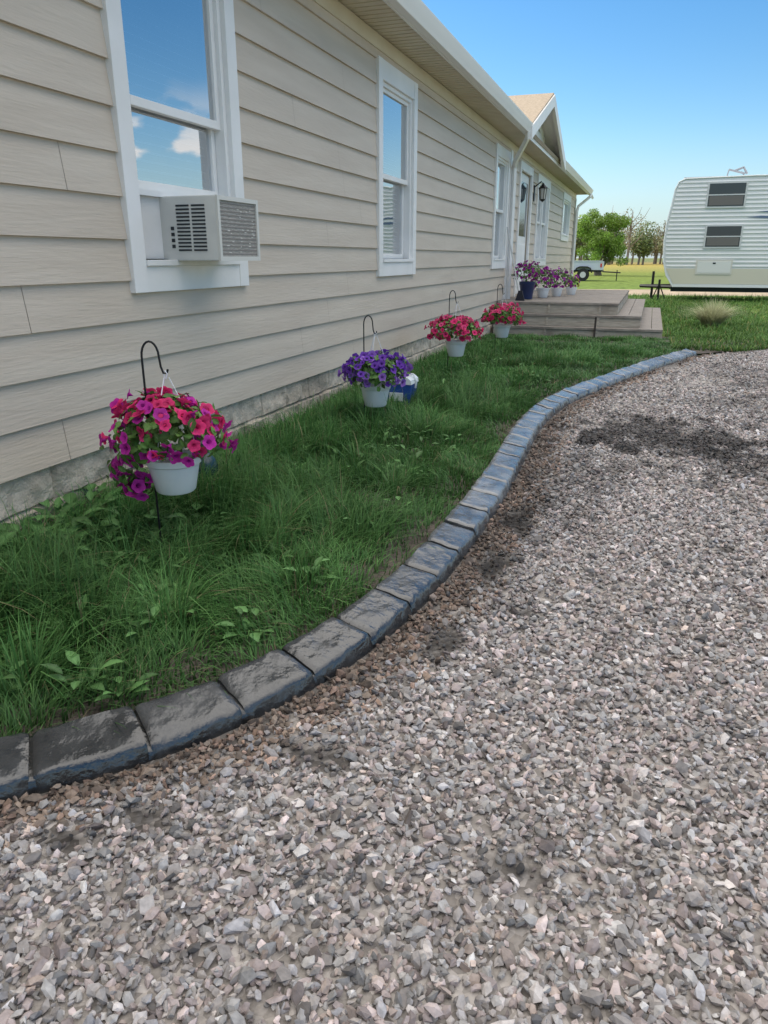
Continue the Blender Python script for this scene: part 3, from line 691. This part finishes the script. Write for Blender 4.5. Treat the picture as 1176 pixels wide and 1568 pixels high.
def basket(hx,hy,hz,z0,z1,cols,trail=[],rx=.255,rz=.17,nf=150,fc=.10,off=(0,0)):
    e=empty("hanging_flower_basket",(hx,hy,z1)); pot(e,hx,hy,z0,z1,.082,.112,M_pot)
    W=MB()
    for k in range(3):
        a_=k*2.094+.5; px,py=hx+.105*math.cos(a_),hy+.105*math.sin(a_)
        W.tube([(px,py,z1-.01),(hx+.06*math.cos(a_),hy+.06*math.sin(a_),z1+(hz-z1)*.6),(hx+.012*math.cos(a_),hy+.012*math.sin(a_),hz-.02)],.0022,0,6)
    W.tube([(hx,hy,hz-.025),(hx+.008,hy,hz-.004),(hx,hy,hz+.006),(hx-.008,hy,hz-.004),(hx-.006,hy,hz-.02)],.003,0,6)
    W.obj("hanger_wires",[M_wire],e)
    foliage("plant",e,(hx+off[0],hy+off[1],z1+fc),rx,rz,cols,nf,650,trail=trail)
x,y,zz=hook(-1.87,2.48,.94,.85,.5); basket(x,y,zz,.325,.475,(pink,mag),trail=[(x-.2,y-.05,.42,.09,14),(x-.13,y-.08,.36,.07,10)],off=(-.01,0),rx=.235,rz=.155,nf=135)
x,y,zz=hook(-1.92,5.1,.86,.85,.5); basket(x,y,zz,.21,.37,(vio,lil),rx=.245,rz=.14,fc=.08)
x,y,zz=hook(-1.97,7.77,.93,.85,.5); basket(x,y,zz,.26,.42,(cor,pink),rx=.27,rz=.15,fc=.10)
x,y,zz=hook(-1.87,9.88,.93,.85,.5); basket(x,y,zz,.26,.42,(cor,pink),rx=.27,rz=.15,fc=.10)

# cooler
cl=MB(); cx,cy=-1.95,6.05
cl.prism([(cx-.11,.03),(cx+.11,.03),(cx+.13,.24),(cx-.13,.24)],'y',cy-.1,cy+.1,0)
cl.prism([(cx-.135,.24),(cx+.135,.24),(cx+.13,.275),(cx+.10,.30),(cx-.10,.30),(cx-.13,.275)],'y',cy-.108,cy+.108,1)
cl.tube([(cx-.138,cy,.20),(cx-.145,cy,.26),(cx-.12,cy,.315),(cx+.12,cy,.315),(cx+.145,cy,.26),(cx+.138,cy,.20)],.009,1,8)
cl.box(cx-.06,cx+.06,cy-.112,cy-.101,.10,.17,1)
cl.obj("picnic_cooler",[mat("cooler_blue",(.02,.07,.30),rough=.35),mat("cooler_white",(.72,.76,.78),rough=.35)],bevel=.008)
bt=MB(); bt.lathe(-2.15,3.3,[(0,.03),(.06,.03),(.065,.05),(.065,.2),(.05,.24),(.02,.27),(.018,.30),(.022,.30),(.022,.325),(0,.325)],0,16); bt.obj("plastic_bottle",[mat("bottle_dark",(.02,.05,.06),rough=.25)],smooth=True)

# ------------------------------------------------------------------ porch steps
porch=empty("wooden_porch_steps",(-1.5,14,0))
W=MB()
levels=[(12.62,.24,.0,.185),(12.80,-.10,.185,.37),(12.98,-.47,.37,.555)]
for i,(yn,xe,z0,z1) in enumerate(levels):
    yf=18.4-i*.02
    W.box(-2.44,xe-.003,yn+.02,yn+.05,z0,z1-.04,0); W.box(xe-.035,xe-.01,yn+.051,yf,z0,z1-.04,0)
    if i<2:
        nx_=levels[i+1][0]; W.box(-2.45,xe,yn,yn+.09,z1-.038,z1,1); W.box(-2.45,xe,yn+.096,nx_+.06,z1-.038,z1-.001,1)
        xn=levels[i+1][1]
        W.box(xn-.01,xn+.165,nx_+.064,yf,z1-.038,z1,1); W.box(xn+.172,xe,nx_+.064,yf,z1-.038,z1-.001,1)
    else:
        y=yn
        while y<yf: 
            W.box(-2.45,xe+random.uniform(-.008,.008),y,y+.138,z1-.038,z1-random.uniform(0,.003),1); y+=.145
    for xx in (-2.40,-1.6,-.78): W.box(xx,xx+.04,yn+.004,yn+.018,z0,z1-.039,0)
W.box(-.80,-.77,12.58,12.605,.0,.36,2)
W.obj("steps",[M_wood,M_deckw,mat("dark_post",(.05,.04,.035),rough=.8)],porch,bevel=.003)
pur=(.32,.02,.28); pur2=(.42,.06,.42)
M_navy=mat("pot_navy",(.015,.03,.10),rough=.3)
for (px,py,z1_,rr_,m,cc) in [(-2.08,13.75,.30,.14,M_navy,(pur,pur)),(-1.88,14.35,.17,.12,M_pot,(pur,pur2)),(-1.70,15.0,.15,.11,M_pot,(pur2,pur))]:
    e=empty("potted_petunias",(px,py,.56)); pot(e,px,py,.556,.556+z1_,rr_*.72,rr_,m); foliage("plant",e,(px,py,.556+z1_+.12),.26,.22,cc,80,260)
e=empty("potted_petunias",(-1.5,15.7,.56)); pot(e,-1.5,15.7,.556,.70,.08,.11,M_pot); foliage("plant",e,(-1.5,15.7,.78),.16,.14,(pur2,(.5,.4,.05)),30,160)
bm_=MB(); bm_.tube([(-2.12,13.25,.60),(-2.44,13.5,1.75)],.012,0,8); bm_.prism([(-2.19,.556),(-2.03,.556),(-2.08,.72),(-2.14,.72)],'y',13.2,13.25,1); bm_.obj("broom",[mat("broom_stick",(.55,.55,.52),rough=.4),mat("broom_bristle",(.02,.02,.03),rough=.8)])

# ------------------------------------------------------------------ travel trailer
tr=empty("travel_trailer",(3.5,26.2,0))
M_tw=mat("trailer_skin",(.70,.72,.72),(.76,.77,.76),scale=1,rough=.35)
xa=.26; xb=7.6; ya,yb_=25.0,27.4
prf=[(xa+.35,.42),(xa+.12,.75),(xa+.0,1.15),(xa-.05,1.7),(xa-.03,2.2),(xa+.06,2.8),(xa+.10,3.15),(xa+.18,3.34),(xa+.35,3.42),(2.5,3.45),(xb-.3,3.40),(xb-.05,3.2),(xb,2.0),(xb,.42)]
T=MB(); T.prism(prf,'y',ya,yb_,0); T.obj("body",[M_tw],tr,bevel=.03)
def xl(z): 
    zs=[p[1] for p in prf[:9]]; xs_=[p[0] for p in prf[:9]]; return float(np.interp(z,zs,xs_))
Rb=MB(); z=.52
while z<3.3:
    a=xl(z)+.06; Rb.prism([(ya-.001,z),(ya-.012,z+.02),(ya-.012,z+.04),(ya-.001,z+.07)],'x',a,xb-.08,0); z+=.115
Rb.obj("siding_ribs",[M_tw],tr)
Lb=MB(); Lb.prism([(xl(.52)+.06,.51),(xl(.95)+.03,.95),(xb-.05,.95),(xb-.05,.51)],'y',ya-.0155,ya-.0145,0); Lb.obj("lower_band",[mat("trailer_cream",(.66,.62,.50),rough=.4)],tr)
Tm=MB(); Tm.tube([(p[0],ya-.005,p[1]) for p in prf[:12]],.022,0,6)
Tm.box(xa+.35,xb,ya-.03,ya-.004,.42,.50,0); Tm.box(xa+.3,xb-.3,ya-.01,yb_+.01,3.42,3.46,0)
Tm.obj("edge_trim",[mat("trailer_trim",(.78,.79,.79),rough=.3)],tr)
Wn=MB()
def tw(x0,x1,z0,z1,split=True):
    Wn.box(x0-.05,x1+.05,ya-.034,ya-.006,z0-.05,z1+.05,0); Wn.box(x0,x1,ya-.040,ya-.0345,z0,z1,1)
    if split: Wn.box(x0,x1,ya-.046,ya-.0405,(z0+z1)/2-.015,(z0+z1)/2+.015,0)
    Wn.box(x0+.03,x1-.03,ya-.043,ya-.0405,z0+.03,z0+(z1-z0)*.45,2)
tw(1.28,2.24,2.66,3.27); tw(1.36,2.28,1.56,2.12); tw(3.9,5.2,1.6,2.4)
Wn.obj("windows",[mat("rv_frame",(.62,.63,.62),rough=.4),mat("rv_glass",(.05,.055,.06),rough=.06),mat("rv_shade",(.16,.15,.14),rough=.7)],tr,bevel=.01)
Ht=MB(); Ht.box(1.18,2.18,ya-.032,ya-.006,.78,1.20,0); Ht.box(1.23,2.13,ya-.038,ya-.0325,.83,1.15,1); Ht.box(1.64,1.72,ya-.045,ya-.0385,1.08,1.12,2)
Ht.obj("storage_hatch",[mat("hatch_frame",(.66,.64,.58),rough=.4),mat("hatch_panel",(.74,.74,.71),rough=.4),M_black],tr,bevel=.01)
Gs=MB()
for (z_,x0,x1,h_) in ((2.35,2.35,7.4,.04),(2.5,2.6,7.4,.025)):
    Gs.add([(x0,ya-.022,z_),(x1,ya-.022,z_-.25),(x1,ya-.022,z_-.25+h_*2),(x0+.4,ya-.022,z_+h_)],[(0,1,2,3)],0)
Gs.obj("stripe_decal",[mat("decal",(.12,.17,.27),rough=.4)],tr,fixn=False)
Ch=MB(); Ch.box(xa+.3,xb-.1,ya+.2,ya+.3,.28,.42,0); Ch.box(xa+.3,xb-.1,yb_-.3,yb_-.2,.28,.42,0)
Ch.tube([(1.0,ya+.25,.4),(-.35,26.2,.4)],.05,0,4); Ch.tube([(1.0,yb_-.25,.4),(-.35,26.2,.4)],.05,0,4)
Ch.tube([(.22,ya+.35,.0),(.22,ya+.35,.62)],.035,0,8); Ch.tube([(.02,26.1,.02),(.02,26.1,.85)],.04,0,8); Ch.box(-.08,.12,26.0,26.2,0,.03,0)
Ch.tube([(.22,ya+.35,.5),(.05,ya+.35,.05)],.02,0,6);Ch.tube([(.22,ya+.35,.5),(.42,ya+.35,.05)],.02,0,6)
for xx in (4.2,5.1):
    for yy_ in (ya+.05,yb_-.27):
        Ch.tube([(xx,yy_,.34),(xx,yy_+.22,.34)],.34,1,24); Ch.tube([(xx,yy_-.01,.34),(xx,yy_+.02,.34)],.18,2,16)
Ch.obj("chassis_and_wheels",[M_black,mat("tyre",(.02,.02,.02),rough=.8),mat("wheel_rim",(.5,.5,.5),rough=.4,metal=.5)],tr)
An=MB(); An.tube([(1.75,26,3.42),(1.80,26,3.72)],.02,0,6); An.tube([(1.80,26,3.72),(2.25,26,3.60)],.03,0,6); An.tube([(1.95,26,3.68),(2.2,26.1,3.78),(2.3,26,3.60)],.035,0,6); An.tube([(2.3,26,3.44),(2.15,26,3.66)],.015,0,6)
An.obj("roof_antenna",[mat("antenna_grey",(.3,.32,.35),rough=.5)],tr)

# ------------------------------------------------------------------ utility trailer
U=MB(); ux0,ux1,uy0,uy1=-5.6,-2.75,45.5,47.2
U.box(ux0,ux1,uy0,uy1,.50,.60,1); U.box(ux0,ux1,uy0,uy0+.05,.60,1.05,0); U.box(ux0,ux1,uy1-.05,uy1,.60,1.05,0); U.box(ux1-.05,ux1,uy0+.05,uy1-.05,.6,1.05,0); U.box(ux0,ux0+.05,uy0+.05,uy1-.05,.6,1.05,0)
U.box(ux0-.02,ux1+.02,uy0-.03,uy0+.07,1.05,1.10,0)
for xx in (-3.75,):
    U.tube([(xx,uy0-.22,.34),(xx,uy0-.02,.34)],.34,2,24); U.tube([(xx,uy0-.235,.34),(xx,uy0-.2,.34)],.17,3,12)
    U.prism([(xx-.5,.45),(xx-.4,.72),(xx-.2,.80),(xx+.2,.80),(xx+.4,.72),(xx+.5,.45),(xx+.44,.45),(xx+.36,.67),(xx+.18,.74),(xx-.18,.74),(xx-.36,.67),(xx-.44,.45)],'y',uy0-.25,uy0-.001,1)
U.tube([(ux1,46.35,.5),(ux1+1.0,46.35,.45)],.04,1,6); U.tube([(ux1+.8,46.35,0),(ux1+.8,46.35,.6)],.03,1,6); U.box(ux1-.10,ux1-.01,uy0-.045,uy0-.031,.75,.95,4)
U.obj("utility_trailer",[mat("trailer_grey",(.55,.60,.66),rough=.4),M_black,mat("tyre2",(.02,.02,.02),rough=.8),mat("rim2",(.6,.6,.6),rough=.4),mat("tail_light",(.5,.03,.02),rough=.3)],bevel=.006)

# ------------------------------------------------------------------ trees
QT=np.array([(-.5,-.32,0),(.5,-.32,0.1),(.6,.32,0),(-.4,.32,.1)]); QF=np.array([(0,1,2),(0,2,3)])
def tree(name,cx,cy,clumps,nleaf,ls,base,stems=4,r0=.12):
    e=empty(name,(cx,cy,0)); T=MB()
    for (x,y,z,r_) in clumps[:stems*4]:
        pts=[(cx+random.uniform(-.2,.2),cy+random.uniform(-.2,.2),0)]
        p1=(cx+(x-cx)*.4+random.uniform(-.1,.1),cy+(y-cy)*.4,z*.5); pts+=[p1,(x,y,z)]
        T.tube(pts,[r0,r0*.6,r0*.15],0,6)
    T.obj("trunk_and_limbs",[mat(name+"_bark",(.12,.095,.07),(.2,.16,.12),scale=8,rough=.9)],e)
    S=Scat()
    for (x,y,z,r_) in clumps:
        n=int(nleaf*r_**2); v=rng.normal(size=(n,3)); v/=np.linalg.norm(v,axis=1,keepdims=True)
        P=np.array([x,y,z])+v*r_*(rng.uniform(.2,1.1,(n,1))**.6)*np.array([1,1,.85])
        B=basis(v+rng.normal(0,.8,v.shape),rng.uniform(0,6.28,n)); sc=ls*rng.uniform(.6,1.4,n)
        C=np.array([base])*rng.uniform(.5,1.6,(n,1))*rng.uniform(.75,1.25); S.add(QT,QF,B*sc[:,None,None],P,C)
    S.obj("crown",[M_leaf],e)
cl_=[]
for i in range(60):
    a_=random.uniform(0,6.28); r_=random.random()**.5*1.75; zz=random.uniform(.8,4.5); cl_.append((-3.9+r_*math.cos(a_),60+r_*math.sin(a_),zz*(1-.10*r_)+.3,random.uniform(.32,.62)))
tree("leafy_tree",-3.9,60,cl_,1500,.085,(.20,.31,.05))
S=Scat(); T=MB(); 
for i in range(230):
    x=random.uniform(-60,110); y=random.uniform(150,185); H=random.uniform(5,10)
    bare=random.random()<.6
    T.tube([(x,y,0),(x+.2,y,H*.5),(x+.1,y,H*.95)],[.22,.15,.04],0,5)
    for k in range(9):
        a_=random.uniform(0,6.28); z_=H*random.uniform(.25,.7); l_=H*random.uniform(.2,.4); T.tube([(x,y,z_),(x+math.cos(a_)*l_*.6,y+math.sin(a_)*l_*.6,z_+l_*.6),(x+math.cos(a_)*l_*.8,y,z_+l_)],[.09,.05,.02],0,4)
    n=380 if bare else 800; v=rng.normal(size=(n,3)); v/=np.linalg.norm(v,axis=1,keepdims=True); P=np.array([x,y,H*.62])+v*np.array([H*.36,H*.36,H*.38])*(rng.random((n,1))**.4)
    base=np.array([[.26,.24,.13]]) if bare else np.array([[.15,.20,.07]])
    S.add(QT,QF,basis(v+rng.normal(0,.7,v.shape),rng.uniform(0,6.28,n))*(.24 if bare else .34),P,base*rng.uniform(.6,1.5,(n,1)))
e=empty("distant_tree_row",(0,165,0)); T.obj("trunks",[mat("far_bark",(.2,.17,.14),rough=.9)],e); S.obj("crowns",[M_leaf],e)
g=MB(); xs_=np.linspace(-8,60,60); vs=[];
for x in xs_: vs+= [(x,28.6+.5*math.sin(x*.5)+.1*x*.3,.004),(x,33.5+.6*math.sin(x*.37+1)+.1*x*.3,.004)]
g.add(vs,[(2*i,2*i+2,2*i+3,2*i+1) for i in range(59)]); g.obj("dirt_lane",[mat("lane_dirt",(.26,.20,.13),(.38,.30,.21),scale=2,rough=.95)])
